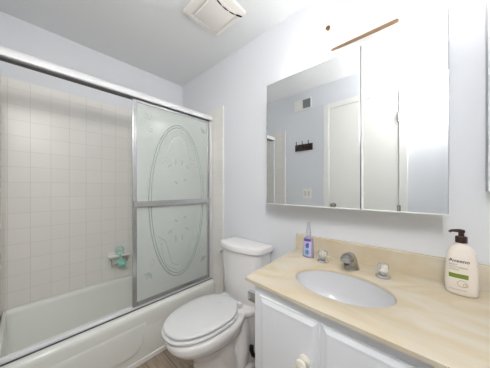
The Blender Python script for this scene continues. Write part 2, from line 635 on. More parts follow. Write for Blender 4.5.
def oval(ay, az, n=72):
    return [(ex, CY + ay * sin(2 * pi * k / n), CZ + az * cos(2 * pi * k / n)) for k in range(n)]


bm = B(); loop_tube(bm, oval(AY, AZ), 0.0045, 6); obj('outer_oval', bm, M['etch'], glass, smooth=True)
bm = B(); loop_tube(bm, oval(AY - 0.018, AZ - 0.022), 0.0038, 6); obj('inner_oval', bm, M['etch'], glass, smooth=True)


def leaf(bm, y, z, ang, L, W):
    pts = []
    for k in range(13):
        t = k / 12
        pts.append((t, sin(pi * t) ** 0.8))
    out = [(t * L, wv * W) for t, wv in pts] + [(t * L, -wv * W) for t, wv in reversed(pts[1:-1])]
    c, s = cos(ang), sin(ang)
    q = [(y + a * c - b * s, z + a * s + b * c) for a, b in out]
    add_rings(bm, [[(ex - 0.001, a, b) for a, b in q], [(ex + 0.0008, a, b) for a, b in q]])


def spiral(bm, y, z, r0, turns, ang, hand, rad):
    pts = []
    for k in range(26):
        t = k / 25
        r = r0 * (1 - 0.85 * t)
        a = ang + hand * turns * 2 * pi * t
        pts.append((ex, y + r * cos(a), z + r * sin(a)))
    add_tube(bm, pts, rad, 5)


def arc(bm, P, rad):
    # smooth curve through control points in (dy,dz) about the oval's centre
    n = len(P)
    pts = []
    for i in range(n - 1):
        p0 = P[max(i - 1, 0)]; p1 = P[i]; p2 = P[i + 1]; p3 = P[min(i + 2, n - 1)]
        for k in range(8):
            t = k / 8
            f = lambda a, b, c, d: 0.5 * (2 * b + (c - a) * t + (2 * a - 5 * b + 4 * c - d) * t * t + (3 * b - a - 3 * c + d) * t ** 3)
            pts.append((ex, CY + f(p0[0], p1[0], p2[0], p3[0]), CZ + f(p0[1], p1[1], p2[1], p3[1])))
    pts.append((ex, CY + P[-1][0], CZ + P[-1][1]))
    add_tube(bm, pts, rad, 5)


bm = B()
for sgn in (-1, 1):
    for fl in (-1, 1):
        arc(bm, [(sgn * 0.010, fl * 0.545), (sgn * 0.060, fl * 0.51), (sgn * 0.092, fl * 0.41), (sgn * 0.115, fl * 0.33), (sgn * 0.175, fl * 0.28)], 0.0026)
        arc(bm, [(sgn * 0.008, fl * 0.590), (sgn * 0.105, fl * 0.52), (sgn * 0.145, fl * 0.40), (sgn * 0.150, fl * 0.34)], 0.0024)
        spiral(bm, CY + sgn * 0.145, CZ + fl * 0.33, 0.028, 1.2, 0, sgn * fl, 0.0022)
        leaf(bm, CY + sgn * 0.10, CZ + fl * 0.27, pi / 2 + sgn * 0.9, 0.055, 0.010)
        leaf(bm, CY + sgn * 0.03, CZ + fl * 0.35, -fl * pi / 2, 0.06, 0.010)
        # corner sprigs outside the oval
        cy0, cz0 = CY + sgn * 0.235, CZ + 0.04 + fl * 0.58
        for a in (0.2, 0.9, 1.7):
            leaf(bm, cy0, cz0, (a if sgn > 0 else pi - a) * fl, 0.052, 0.009)
        spiral(bm, cy0 - sgn * 0.005, cz0 - fl * 0.07, 0.03, 1.1, pi / 2, -sgn * fl, 0.002)
for z in (0.16, -0.16):
    for sgn in (-1, 1):
        leaf(bm, CY + sgn * 0.04, CZ + z, sgn * 0.6, 0.04, 0.008)
obj('etched_scrolls', bm, M['etch_light'], glass, smooth=True)
bm = B()
zc = 1.135
add_box(bm, (px1 + 0.012, PY0 + 0.002, zc - 0.021), (px1 + 0.022, PY1, zc + 0.021), 0.004, 3)
for y in (PY0 + 0.016, PY1 - 0.012):
    add_box(bm, (px1 - 0.001, y - 0.012, zc - 0.014), (px1 + 0.013, y + 0.012, zc + 0.014), 0.003, 2)
obj('towel_bar', bm, M['stile_chrome'], panel)

# ------------------------------------------------------------------ soap dish and aqua scrubber on the long tile wall
sx = XL + 0.0075
dish = thing('soap_dish', 'white ceramic soap dish with small bar on the tub tile', 'soap dish', (sx, -0.64, 0.63))
bm = B()
add_box(bm, (sx, -0.735, 0.560), (sx + 0.012, -0.585, 0.670), 0.005, 2)
add_box(bm, (sx, -0.745, 0.632), (sx + 0.075, -0.580, 0.656), 0.009, 3)
obj('tray', bm, M['soap_dish'], dish, smooth=True)
bm = B(); add_tube(bm, [(sx + 0.01, -0.72, 0.625), (sx + 0.045, -0.72, 0.600), (sx + 0.050, -0.72, 0.565), (sx + 0.050, -0.62, 0.565), (sx + 0.045, -0.595, 0.60), (sx + 0.01, -0.595, 0.625)], 0.006, 8)
obj('grab_bar', bm, M['chrome'], dish, smooth=True)
scr = thing('bath_scrubber', 'aqua plastic scrubber with ring handle hung on soap dish', 'scrubber', (sx + 0.085, -0.63, 0.55))
bm = B(); loop_tube(bm, [(sx + 0.088, -0.668 + 0.030 * cos(a * pi / 12), 0.702 + 0.032 * sin(a * pi / 12)) for a in range(24)], 0.007, 8)
obj('ring_handle', bm, M['teal'], scr, smooth=True)
bm = B()
add_tube(bm, [(sx + 0.088, -0.664, 0.668), (sx + 0.086, -0.660, 0.628), (sx + 0.086, -0.655, 0.60)], [0.009, 0.010, 0.014], 10)
for k in range(26):
    a = random.uniform(0, 2 * pi)
    r = random.uniform(0.012, 0.040)
    y, z = -0.652 + r * cos(a), 0.578 + r * 1.1 * sin(a)
    x = sx + 0.082 + random.uniform(-0.012, 0.016)
    r0 = random.uniform(0.008, 0.013)
    bmesh.ops.create_icosphere(bm, subdivisions=1, radius=r0, matrix=Matrix.Translation((x, y, z)))
add_tube(bm, [(sx + 0.086, -0.655, 0.60), (sx + 0.084, -0.650, 0.575), (sx + 0.084, -0.648, 0.545)], [0.014, 0.030, 0.006], 12)
obj('scrubber_head', bm, M['teal'], scr, smooth=True)

# ------------------------------------------------------------------ toilet
CX = -1.022
toilet = thing('toilet', 'white two-piece toilet with closed lid beside the tub', 'toilet', (CX, -0.4, 0))


def egg(cx, yb, yf, hw, wb, z, n=40, ex=2.3):
    """egg outline: back edge at yb (half width wb), front tip at yf."""
    pts = []
    ymid = yb + (yf - yb) * 0.46
    for k in range(n):
        t = 2 * pi * k / n
        s, c = sin(t), cos(t)
        x = hw * (abs(s) ** (2 / ex)) * (1 if s > 0 else -1)
        if c >= 0:
            y = ymid + (yf - ymid) * (abs(c) ** (2 / 2.05))
        else:
            y = ymid + (yb - ymid) * (abs(c) ** (2 / 3.2))
            f = abs(c)
            x *= 1 - (1 - wb / hw) * f ** 2
        pts.append((cx + x, y, z))
    return pts


bm = B()
add_rings(bm, [egg(CX, -0.09, -0.56, 0.112, 0.10, 0.0015), egg(CX, -0.09, -0.565, 0.114, 0.10, 0.04), egg(CX, -0.10, -0.555, 0.098, 0.085, 0.075),
               egg(CX, -0.10, -0.545, 0.088, 0.075, 0.15), egg(CX, -0.12, -0.555, 0.092, 0.07, 0.22), egg(CX, -0.17, -0.602, 0.118, 0.07, 0.29),
               egg(CX, -0.20, -0.685, 0.163, 0.085, 0.345), egg(CX, -0.20, -0.714, 0.176, 0.10, 0.38), egg(CX, -0.18, -0.722, 0.180, 0.12, 0.41),
               egg(CX, -0.18, -0.714, 0.174, 0.12, 0.422), egg(CX, -0.19, -0.700, 0.160, 0.11, 0.428)])
# trapway relief on both sides
for s in (-1, 1):
    add_tube(bm, [(CX + s * 0.092, -0.140, 0.40), (CX + s * 0.100, -0.150, 0.32), (CX + s * 0.104, -0.160, 0.22), (CX + s * 0.100, -0.170, 0.13), (CX + s * 0.088, -0.18, 0.08)],
             [0.060, 0.064, 0.066, 0.062, 0.055], 18)
    add_tube(bm, [(CX + s * 0.080, -0.215, 0.37), (CX + s * 0.094, -0.235, 0.28), (CX + s * 0.098, -0.250, 0.18), (CX + s * 0.090, -0.26, 0.08)],
             [0.045, 0.056, 0.060, 0.055], 18)
    add_tube(bm, [(CX + s * 0.070, -0.40, 0.30), (CX + s * 0.072, -0.36, 0.20), (CX + s * 0.072, -0.32, 0.12), (CX + s * 0.072, -0.28, 0.07)],
             [0.06, 0.055, 0.05, 0.045], 16)
    add_tube(bm, [(CX + s * 0.085, -0.52, 0.028), (CX + s * 0.100, -0.35, 0.028), (CX + s * 0.120, -0.20, 0.032), (CX + s * 0.115, -0.10, 0.032)], [0.026, 0.027, 0.031, 0.031], 12)
bowl = obj('bowl', bm, M['porcelain'], toilet, smooth=True, angle=60)
md = bowl.modifiers.new('smooth', 'REMESH'); md.mode = 'VOXEL'; md.voxel_size = 0.007; md.use_smooth_shade = True
md = bowl.modifiers.new('relax', 'SMOOTH'); md.factor = 0.6; md.iterations = 6
bm = B()
# deck between bowl and tank
add_rings(bm, [rrect2 for rrect2 in [[(x, y, z) for x, y in rrect(CX - wv, CX + wv, -0.29, -0.03, 0.05, q=0.13)] for wv, z in ((0.155, 0.385), (0.172, 0.40), (0.178, 0.418), (0.174, 0.427), (0.166, 0.4305))]])
obj('tank_deck', bm, M['porcelain'], toilet, smooth=True, angle=50)


def tank_ring(hw, yb, yf, bulge, z, n=12):
    """rounded tank outline, front edge bowed towards the room."""
    r = 0.03
    pts = []
    base = rrect(CX - hw, CX + hw, yf, yb, r, 5)
    for x, y in base:
        t = (yb - y) / (yb - yf)
        pts.append((x, y - bulge * max(0.0, 1 - ((x - CX) / hw) ** 2) * (1 if t > 0.5 else 0), z))
    # densify front
    out = []
    m = len(pts)
    for i in range(m):
        a, b = pts[i], pts[(i + 1) % m]
        out.append(a)
        if abs(b[0] - a[0]) > 0.1 and (a[1] + b[1]) / 2 < (yb + yf) / 2:
            for k in range(1, n):
                f = k / n
                x = a[0] + (b[0] - a[0]) * f
                out.append((x, yf - bulge * (1 - ((x - CX) / hw) ** 2), z))
        elif abs(b[0] - a[0]) > 0.1:
            for k in range(1, n):
                f = k / n
                out.append((a[0] + (b[0] - a[0]) * f, a[1], z))
    return out


bm = B()
add_rings(bm, [tank_ring(0.170, -0.035, -0.155, 0.035, 0.4310), tank_ring(0.182, -0.03, -0.165, 0.04, 0.50), tank_ring(0.186, -0.025, -0.172, 0.045, 0.64), tank_ring(0.192, -0.02, -0.175, 0.05, 0.796)])
tank = obj('tank', bm, M['porcelain'], toilet, smooth=True, angle=60)
bm = B()
add_rings(bm, [tank_ring(0.195, -0.016, -0.180, 0.05, 0.7975), tank_ring(0.204, -0.012, -0.186, 0.054, 0.803), tank_ring(0.206, -0.011, -0.188, 0.055, 0.828), tank_ring(0.202, -0.014, -0.184, 0.054, 0.838), tank_ring(0.188, -0.026, -0.17, 0.05, 0.8435), tank_ring(0.16, -0.05, -0.14, 0.04, 0.8455)])
obj('tank_lid', bm, M['porcelain'], toilet, smooth=True, angle=40)
bm = B()
add_lathe(bm, (CX - 0.190, -0.135, 0.755), [(0.013, 0), (0.013, -0.008), (0.009, -0.010), (0.009, -0.02)], 16, 'x')
add_tube(bm, [(CX - 0.204, -0.135, 0.755), (CX - 0.207, -0.150, 0.750), (CX - 0.205, -0.175, 0.742)], [0.007, 0.006, 0.009], 10)
obj('flush_lever', bm, M['chrome'], toilet, smooth=True)


def slab(z0, z1, yb, yf, hw, wb, r, dome=0.0):
    bm = B()
    def e(d, z):
        return egg(CX - 0.016, yb - d, yf + d, hw - d, wb - d, z, 56)
    rings = [e(r * 1.2, z0), e(r * 0.3, z0 + r * 0.3), e(0, z0 + r), e(0, z1 - r), e(r * 0.3, z1 - r * 0.3), e(r * 1.2, z1)]
    if dome:
        rings += [e(0.05, z1 + dome * 0.6), e(0.11, z1 + dome)]
    add_rings(bm, rings)
    return bm


obj('seat', slab(0.4335, 0.4505, -0.232, -0.728, 0.178, 0.108, 0.006), M['seat'], toilet, smooth=True, angle=60)
obj('seat_lid', slab(0.4555, 0.4745, -0.232, -0.719, 0.172, 0.100, 0.007, 0.003), M['seat'], toilet, smooth=True, angle=60)
for s in (-1, 1):
    bm = B(); add_box(bm, (CX - 0.01 + s * 0.075 - 0.020, -0.250, 0.4308), (CX - 0.01 + s * 0.075 + 0.020, -0.222, 0.468), 0.006, 3)
    obj('seat_hinge', bm, M['seat'], toilet, smooth=True)
for s in (-1, 1):
    bm = B(); add_lathe(bm, (CX + s * 0.118, -0.30, 0.05), [(0.014, 0), (0.014, 0.012), (0.008, 0.02), (0.0, 0.022)], 14)
    obj('bolt_cap', bm, M['porcelain'], toilet, smooth=True)

valve = thing('water_supply_valve', 'chrome shutoff valve with black hose low behind the toilet', 'valve', (-0.830, -0.03, 0.17))
bm = B()
add_lathe(bm, (-0.830, -0.012, 0.17), [(0.03, 0), (0.03, -0.004), (0.011, -0.006), (0.011, -0.085)], 16, 'y')
obj('valve_body', bm, M['chrome'], valve, smooth=True)
bm = B(); add_lathe(bm, (-0.830, -0.097, 0.17), [(0.010, 0), (0.026, -0.006), (0.026, -0.02), (0.01, -0.024)], 14, 'y', 0.7)
add_tube(bm, [(-0.846, -0.235, 0.225), (-0.846, -0.238, 0.20), (-0.845, -0.222, 0.16), (-0.842, -0.18, 0.118), (-0.834, -0.12, 0.125), (-0.830, -0.10, 0.155)], 0.014, 10)
obj('hose', bm, M['black'], valve, smooth=True)

# ------------------------------------------------------------------ vanity
VX0, VX1, VYF = -0.557, 0.83, -0.548
CT0, CT1 = 0.837, 0.850
van = thing('vanity_cabinet', 'white painted vanity with raised panel doors under the counter', 'cabinet', (0.1, -0.27, 0))
bm = B()
# carcass as an open shell so the basin hangs free inside
t = 0.018
add_box(bm, (VX0, VYF, 0.09), (VX0 + t, -0.014, CT0 - 0.001))
add_box(bm, (VX1 - t, VYF, 0.09), (VX1, -0.014, CT0 - 0.001))
add_box(bm, (VX0 + t, VYF, 0.09), (VX1 - t, VYF + t, CT0 - 0.001))
add_box(bm, (VX0 + t, -0.026, 0.09), (VX1 - t, -0.014, CT0 - 0.001))
add_box(bm, (VX0 + t, VYF + t, 0.09), (VX1 - t, -0.026, 0.108))
add_box(bm, (VX0 + 0.01, VYF + 0.06, 0.001), (VX1 - 0.01, -0.03, 0.09))
obj('carcass', bm, M['cab'], van)


def door_panel(x0, x1, z0, z1):
    bm = B()
    def r(d, y):
        return [(x0 + d, y, z0 + d), (x1 - d, y, z0 + d), (x1 - d, y, z1 - d), (x0 + d, y, z1 - d)]
    add_rings(bm, [r(0, VYF - 0.0005), r(0, VYF - 0.004), r(0.002, VYF - 0.006), r(0.007, VYF - 0.006), r(0.011, VYF - 0.008), r(0.021, VYF - 0.013), r(0.025, VYF - 0.013), r(0.031, VYF - 0.0125)])
    return bm


for i, (x0, x1, kx) in enumerate(((-0.527, -0.270, -0.320), (-0.264, 0.010, -0.206), (0.060, 0.330, 0.272), (0.336, 0.606, 0.394))):
    d = obj('door', door_panel(x0, x1, 0.13, 0.796), M['cab'], van)
    bm = B()
    add_lathe(bm, (kx, VYF - 0.0125, 0.644), [(0.020, 0), (0.021, -0.003), (0.018, -0.006), (0.010, -0.008), (0.009, -0.014), (0.017, -0.019), (0.0205, -0.026), (0.018, -0.034), (0.008, -0.038), (0.0, -0.0385)], 24, 'y')
    k = obj('knob', bm, M['knob'], d, smooth=True)

paper = thing('toilet_paper_holder', 'chrome toilet paper holder on the side of the vanity', 'paper holder', (VX0, -0.44, 0.76))
for y in (-0.524, -0.404):
    bm = B()
    add_box(bm, (VX0 - 0.008, y - 0.018, 0.712), (VX0 + 0.0004, y + 0.018, 0.785), 0.002, 2)
    add_box(bm, (VX0 - 0.056, y - 0.012, 0.735), (VX0 - 0.007, y + 0.012, 0.778), 0.004, 3)
    obj('bracket', bm, M['chrome'], paper, smooth=True)
bm = B(); add_tube(bm, [(VX0 - 0.042, -0.514, 0.757), (VX0 - 0.042, -0.414, 0.757)], 0.008, 14)
obj('spindle', bm, M['dark_metal'], paper, smooth=True)

# countertop with an oval cut-out
SCX, SCY, SAX, SAY = -0.272, -0.335, 0.188, 0.139
ctop = thing('countertop', 'cream marbled vanity countertop with matching backsplash', 'countertop', (0.1, -0.28, CT0))
outer = [(-0.648, -0.0005), (-0.608, -0.558), (-0.30, -0.575), (0.10, -0.585), (0.845, -0.585), (0.845, -0.0005)]
NE = 64
ell = lambda ax, ay, z: [(SCX + ax * cos(2 * pi * k / NE), SCY + ay * sin(2 * pi * k / NE), z) for k in range(NE)]


def plate(bm, z, hole):
    vo = [bm.verts.new((x, y, z)) for x, y in outer]
    vi = [bm.verts.new(p) for p in hole]
    es = [bm.edges.new((vo[i], vo[(i + 1) % len(vo)])) for i in range(len(vo))]
    es += [bm.edges.new((vi[i], vi[(i + 1) % NE])) for i in range(NE)]
    bmesh.ops.triangle_fill(bm, use_beauty=True, edges=es)
    return vo, vi


bm = B()
vo, vi = plate(bm, CT1, ell(SAX + 0.006, SAY + 0.006, CT1))
wo, wi = plate(bm, CT0, ell(SAX, SAY, CT0))
for i in range(len(vo)):
    j = (i + 1) % len(vo)
    quad_ok(bm, (vo[i], vo[j], wo[j], wo[i]))
mid1 = [bm.verts.new(p) for p in ell(SAX + 0.002, SAY + 0.002, CT1 - 0.002)]
mid2 = [bm.verts.new(p) for p in ell(SAX, SAY, CT1 - 0.006)]
for a, b in ((vi, mid1), (mid1, mid2), (mid2, wi)):
    for i in range(NE):
        j = (i + 1) % NE
        quad_ok(bm, (a[i], a[j], b[j], b[i]))
o = obj('counter_slab', bm, M['marble'], ctop, smooth=True, angle=30)
bm = B()
add_rings(bm, [[(-0.647, -0.0005, z), (-0.644, -0.022 + dy, z), (0.845, -0.022 + dy, z), (0.845, -0.0005, z)] for z, dy in ((CT1 + 0.0003, 0), (0.946, 0), (0.950, 0.004))])
obj('backsplash', bm, M['marble'], ctop)

sink = thing('sink_basin', 'white oval sink basin set under the cream counter', 'sink', (SCX, SCY, CT0 - 0.14))
bm = B()
rings = []
for f, z in ((1.06, 0.0), (1.06, -0.0), (1.0, -0.001), (0.985, -0.02), (0.95, -0.05), (0.86, -0.09), (0.70, -0.12), (0.45, -0.135), (0.14, -0.141)):
    rings.append([(SCX + SAX * f * cos(2 * pi * k / NE), SCY + SAY * f * sin(2 * pi * k / NE) + 0.02 * (1 - min(f, 1)), CT0 - 0.0008 + z) for k in range(NE)])
under = [[(SCX + (SAX * f + 0.01) * cos(2 * pi * k / NE), SCY + (SAY * f + 0.01) * sin(2 * pi * k / NE) + 0.02 * (1 - min(f, 1)), CT0 - 0.004 + z - 0.008) for k in range(NE)]
         for f, z in reversed(((1.03, 0.0), (0.985, -0.02), (0.95, -0.05), (0.86, -0.09), (0.70, -0.12), (0.45, -0.135), (0.14, -0.141)))]
add_rings(bm, rings[1:] + under, cap0=False, cap1=False)
# floor of the bowl
add_rings(bm, [circ((SCX, SCY + 0.0172, CT0 - 0.1418), 0.03, 32, 'z')], cap0=False)
obj('basin', bm, M['sink'], sink, smooth=True, angle=60)
bm = B(); add_lathe(bm, (SCX, SCY + 0.0172, CT0 - 0.1412), [(0.026, 0), (0.026, 0.003), (0.020, 0.004), (0.018, 0.002), (0.012, 0.005), (0.0, 0.006)], 24)
obj('drain', bm, M['chrome'], sink, smooth=True)

# faucet spout
FX = -0.283
fau = thing('faucet_spout', 'short satin nickel faucet spout behind the sink', 'faucet', (FX, -0.14, CT1))
bm = B()
prof = [(-0.125, 0.0, 0.033, 0.030), (-0.126, 0.008, 0.031, 0.029), (-0.129, 0.028, 0.028, 0.026), (-0.136, 0.048, 0.027, 0.024)]
rings = []
path = [(-0.120, 0.0, 0.036, 0.034, 90), (-0.120, 0.006, 0.034, 0.032, 90), (-0.123, 0.025, 0.029, 0.027, 92), (-0.131, 0.048, 0.027, 0.025, 118), (-0.152, 0.066, 0.026, 0.021, 150), (-0.182, 0.072, 0.026, 0.017, 176), (-0.208, 0.067, 0.026, 0.015, 196), (-0.224, 0.060, 0.022, 0.010, 205)]
for y, z, rx, rn, ang in path:
    a = radians(ang)
    # direction in (y,z): cos(a) along y (towards -y when >90), sin(a) along z ; normal perpendicular
    ny, nz = -sin(a), cos(a)
    ring = []
    for k in range(24):
        tt = 2 * pi * k / 24
        u, v = rx * cos(tt), rn * sin(tt)
        ring.append((FX + u, y + ny * v, CT1 + 0.0006 + z + nz * v))
    rings.append(ring)
add_rings(bm, rings)
obj('spout', bm, M['nickel'], fau, smooth=True, angle=50)
bm = B(); add_lathe(bm, (FX, -0.207, CT1 + 0.040), [(0.011, 0), (0.012, 0.003), (0.012, 0.016)], 16)
obj('aerator', bm, M['dark_metal'], fau, smooth=True)

hand = thing('basin_tap', 'clear acrylic tap handle right of the spout', 'tap', (-0.15, -0.135, CT1 + 0.0005), 'clear tap handles by the sink')
hb = Vector(hand.location)
bm = B(); add_lathe(bm, hb, [(0.030, 0), (0.030, 0.004), (0.024, 0.010), (0.014, 0.014), (0.012, 0.022)], 24)
obj('escutcheon', bm, M['chrome'], hand, smooth=True)
bm = B()
n = 16
rings = []
for r, h in ((0.016, 0.0225), (0.0235, 0.027), (0.0240, 0.050), (0.021, 0.058), (0.014, 0.060)):
    rings.append([(hb.x + r * (1 if k % 2 else 0.90) * cos(2 * pi * k / n), hb.y + r * (1 if k % 2 else 0.90) * sin(2 * pi * k / n), hb.z + h) for k in range(n)])
add_rings(bm, rings)
obj('grip', bm, M['acrylic'], hand, smooth=True, angle=20)
bm = B(); add_lathe(bm, (hb.x, hb.y, hb.z + 0.0602), [(0.009, 0), (0.009, 0.002), (0.005, 0.003)], 16)
obj('cap', bm, M['chrome'], hand, smooth=True)
h2 = copy_thing(hand)
h2['label'] = 'clear acrylic tap handle left of the spout near small bottle'
h2.location = (-0.424, -0.128, CT1 + 0.0005)

# ------------------------------------------------------------------ lotion bottle
LX, LY, LZ = 0.093, -0.108, CT1 + 0.0005
lot = thing('lotion_bottle', 'cream pump bottle of lotion with brown pump and green band', 'bottle', (LX, LY, LZ))


def sup(cx, cy, hx, hy, z, n=40, e=2.6):
    out = []
    for k in range(n):
        t = 2 * pi * k / n
        c, s = cos(t), sin(t)
        out.append((cx + hx * abs(c) ** (2 / e) * (1 if c > 0 else -1), cy + hy * abs(s) ** (2 / e) * (1 if s > 0 else -1), z))
    return out


bm = B()
bp = [(0.036, 0.020, 0.0), (0.0415, 0.026, 0.003), (0.0435, 0.029, 0.010), (0.0445, 0.031, 0.040), (0.0435, 0.031, 0.090), (0.0410, 0.030, 0.130), (0.0370, 0.028, 0.158), (0.0315, 0.025, 0.174), (0.0235, 0.020, 0.184), (0.0145, 0.0145, 0.189), (0.0130, 0.0130, 0.194)]
add_rings(bm, [sup(LX, LY, hx, hy, LZ + z) for hx, hy, z in bp])
obj('body', bm, M['lotion'], lot, smooth=True, angle=60)
bm = B()
add_lathe(bm, (LX, LY, LZ + 0.194), [(0.0165, 0), (0.0168, 0.002), (0.0165, 0.022), (0.0150, 0.024), (0.0085, 0.0245), (0.0075, 0.036), (0.0095, 0.037), (0.0105, 0.046), (0.0085, 0.049), (0.0, 0.0495)], 24)
add_tube(bm, [(LX, LY, LZ + 0.2385), (LX - 0.012, LY - 0.004, LZ + 0.2385), (LX - 0.026, LY - 0.009, LZ + 0.2375), (LX - 0.033, LY - 0.0115, LZ + 0.233)], [0.0065, 0.0060, 0.0050, 0.0042], 12)
obj('pump', bm, M['brown'], lot, smooth=True, angle=40)


def bfront(x, z, off=0.0005):
    """y of the bottle's front surface at x, height z."""
    zz = z - LZ
    for (a, b) in zip(bp[:-1], bp[1:]):
        if a[2] <= zz <= b[2]:
            f = (zz - a[2]) / (b[2] - a[2])
            hx = a[0] + (b[0] - a[0]) * f
            hy = a[1] + (b[1] - a[1]) * f
            break
    else:
        hx, hy = bp[4][:2]
    u = min(0.98, abs((x - LX) / hx))
    return LY - hy * (1 - u ** 2.6) ** (1 / 2.6) - off


def wrap_text(name, txt, x, z, size, m, parent, front, bold=False, depth=0.0004):
    cu = bpy.data.curves.new('t', 'FONT')
    cu.body = txt
    cu.size = size
    cu.resolution_u = 2
    if bold:
        cu.offset = size * 0.010
    to = bpy.data.objects.new('t', cu)
    COL.objects.link(to)
    dg = bpy.context.evaluated_depsgraph_get()
    dg.update()
    me = bpy.data.meshes.new_from_object(to.evaluated_get(dg))
    bpy.data.objects.remove(to)
    bm = bmesh.new()
    bm.from_mesh(me)
    bpy.data.meshes.remove(me)
    bmesh.ops.subdivide_edges(bm, edges=[e for e in bm.edges if e.calc_length() > size * 0.4], cuts=1)
    for v in bm.verts:
        px, pz = x + v.co.x, z + v.co.y
        v.co = Vector((px, front(px, pz), pz))
    r = bmesh.ops.extrude_face_region(bm, geom=list(bm.faces))
    for v in r['geom']:
        if isinstance(v, bmesh.types.BMVert):
            v.co.y -= depth
    return obj(name, bm, m, parent)


def wrap_patch(name, x0, x1, z0, z1, m, parent, front, nx=10):
    bm = B()
    rows = []
    for i in range(nx + 1):
        x = x0 + (x1 - x0) * i / nx
        rows.append([(x, front(x, z0), z0), (x, front(x, z1), z1), (x, front(x, z1) - 0.0004, z1), (x, front(x, z0) - 0.0004, z0)])
    add_rings(bm, rows)
    return obj(name, bm, m, parent)


lx = LX - 0.0345
wrap_text('brand_text', 'Aveeno', lx, LZ + 0.124, 0.0172, M['ink'], lot, bfront, True)
wrap_text('small_text', 'DAILY', lx, LZ + 0.112, 0.0080, M['grey_dark'], lot, bfront)
wrap_text('small_text', 'MOISTURIZING', lx, LZ + 0.103, 0.0070, M['grey_dark'], lot, bfront)
wrap_text('small_text', 'LOTION', lx, LZ + 0.094, 0.0070, M['green'], lot, bfront)
wrap_patch('green_band', lx, lx + 0.050, LZ + 0.066, LZ + 0.082, M['green'], lot, bfront)
bm = B()
loop_tube(bm, [(lx + 0.034 + 0.012 * cos(a * pi / 14), bfront(lx + 0.034 + 0.012 * cos(a * pi / 14), LZ + 0.047), LZ + 0.047 + 0.012 * sin(a * pi / 14)) for a in range(28)], 0.0008, 5)
loop_tube(bm, [(lx + 0.043 + 0.006 * cos(a * pi / 14), bfront(lx + 0.043 + 0.006 * cos(a * pi / 14), LZ + 0.043), LZ + 0.043 + 0.006 * sin(a * pi / 14)) for a in range(28)], 0.0008, 5)
obj('round_emblem', bm, M['pale_print'], lot)
wrap_patch('fine_print', lx, lx + 0.046, LZ + 0.022, LZ + 0.0235, M['pale_print'], lot, bfront)

# ------------------------------------------------------------------ small lilac bottle
QX, QY, QZ = -0.512, -0.118, CT1 + 0.0005
sb = thing('soap_bottle', 'small lilac squeeze bottle with clear tapered cap', 'bottle', (QX, QY, QZ))
qp = [(0.026, 0.015, 0.0), (0.031, 0.019, 0.003), (0.032, 0.020, 0.010), (0.031, 0.020, 0.05), (0.0275, 0.0185, 0.095), (0.024, 0.017, 0.112), (0.0130, 0.0125, 0.119), (0.0105, 0.0105, 0.124)]
bm = B(); add_rings(bm, [sup(QX, QY, a, b, QZ + z, 32, 2.4) for a, b, z in qp]); obj('body', bm, M['lilac'], sb, smooth=True, angle=60)
bm = B(); add_rings(bm, [sup(QX, QY, a, b, QZ + z, 32, 2.2) for a, b, z in ((0.0150, 0.0140, 0.1242), (0.0155, 0.0150, 0.142), (0.0125, 0.0125, 0.155), (0.0085, 0.0085, 0.178), (0.0055, 0.0055, 0.200), (0.0025, 0.0025, 0.204))])
obj('cap', bm, M['clear_cap'], sb, smooth=True, angle=40)


def qfront(x, z, off=0.0005):
    zz = z - QZ
    for (a, b) in zip(qp[:-1], qp[1:]):
        if a[2] <= zz <= b[2]:
            f = (zz - a[2]) / (b[2] - a[2])
            hx = a[0] + (b[0] - a[0]) * f
            hy = a[1] + (b[1] - a[1]) * f
            break
    else:
        hx, hy = qp[3][:2]
    u = min(0.98, abs((x - QX) / hx))
    return QY - hy * (1 - u ** 2.4) ** (1 / 2.4) - off


def qpatch(name, f, m, off, nx=12, nz=10):
    """patch over the bottle's front; f maps (u,v) in 0..1 to x offset, height."""
    bm = B()
    G = [[bm.verts.new((QX + f(i / nx, j / nz)[0], qfront(QX + f(i / nx, j / nz)[0], QZ + f(i / nx, j / nz)[1], off), QZ + f(i / nx, j / nz)[1])) for j in range(nz + 1)] for i in range(nx + 1)]
    fs = []
    for i in range(nx):
        for j in range(nz):
            fs.append(bm.faces.new((G[i][j], G[i + 1][j], G[i + 1][j + 1], G[i][j + 1])))
    r = bmesh.ops.extrude_face_region(bm, geom=fs)
    for v in r['geom']:
        if isinstance(v, bmesh.types.BMVert):
            v.co.y -= 0.0003
    return obj(name, bm, m, sb)


qpatch('label', lambda u, v: ((u - 0.5) * 0.048, 0.012 + v * 0.083), M['label_white'], 0.0004)
qpatch('label_band', lambda u, v: ((u - 0.5) * 0.042, 0.096 + v * 0.014), M['purple'], 0.0004)
disc = lambda cx, cz, r: (lambda u, v: (cx + r * (u * 2 - 1) * math.sqrt(max(0, 1 - 0.5 * (v * 2 - 1) ** 2)), cz + 1.25 * r * (v * 2 - 1) * math.sqrt(max(0, 1 - 0.5 * (u * 2 - 1) ** 2))))
qpatch('label_emblem', disc(0.002, 0.070, 0.011), M['label_blue'], 0.0009)
qpatch('label_emblem', disc(0.006, 0.080, 0.006), M['purple'], 0.0013)
qpatch('label_emblem', disc(0.001, 0.034, 0.012), M['label_teal'], 0.0009)
qpatch('label_emblem', disc(0.004, 0.038, 0.005), M['label_blue'], 0.0013)

# ------------------------------------------------------------------ mirror cabinet
MY = -0.138
mc = thing('mirror_cabinet', 'wide mirrored medicine cabinet with two doors above the sink', 'mirror cabinet', (-0.37, 0, 1.15))
bm = B(); add_box(bm, (-0.785, MY + 0.012, 1.158), (0.052, -0.0005, 1.928), 0.002, 1)
obj('cabinet_body', bm, M['white_plastic'], mc)


def mirror_door(x0, x1, z0, z1):
    bm = B()
    def r(d, y):
        e = d * 0.2
        return [(x0 + d, y, z0 + e), (x1 - d, y, z0 + e), (x1 - d, y, z1 - e), (x0 + d, y, z1 - e)]
    add_rings(bm, [r(0, MY + 0.011), r(0, MY + 0.001), r(0.003, MY)])
    return bm


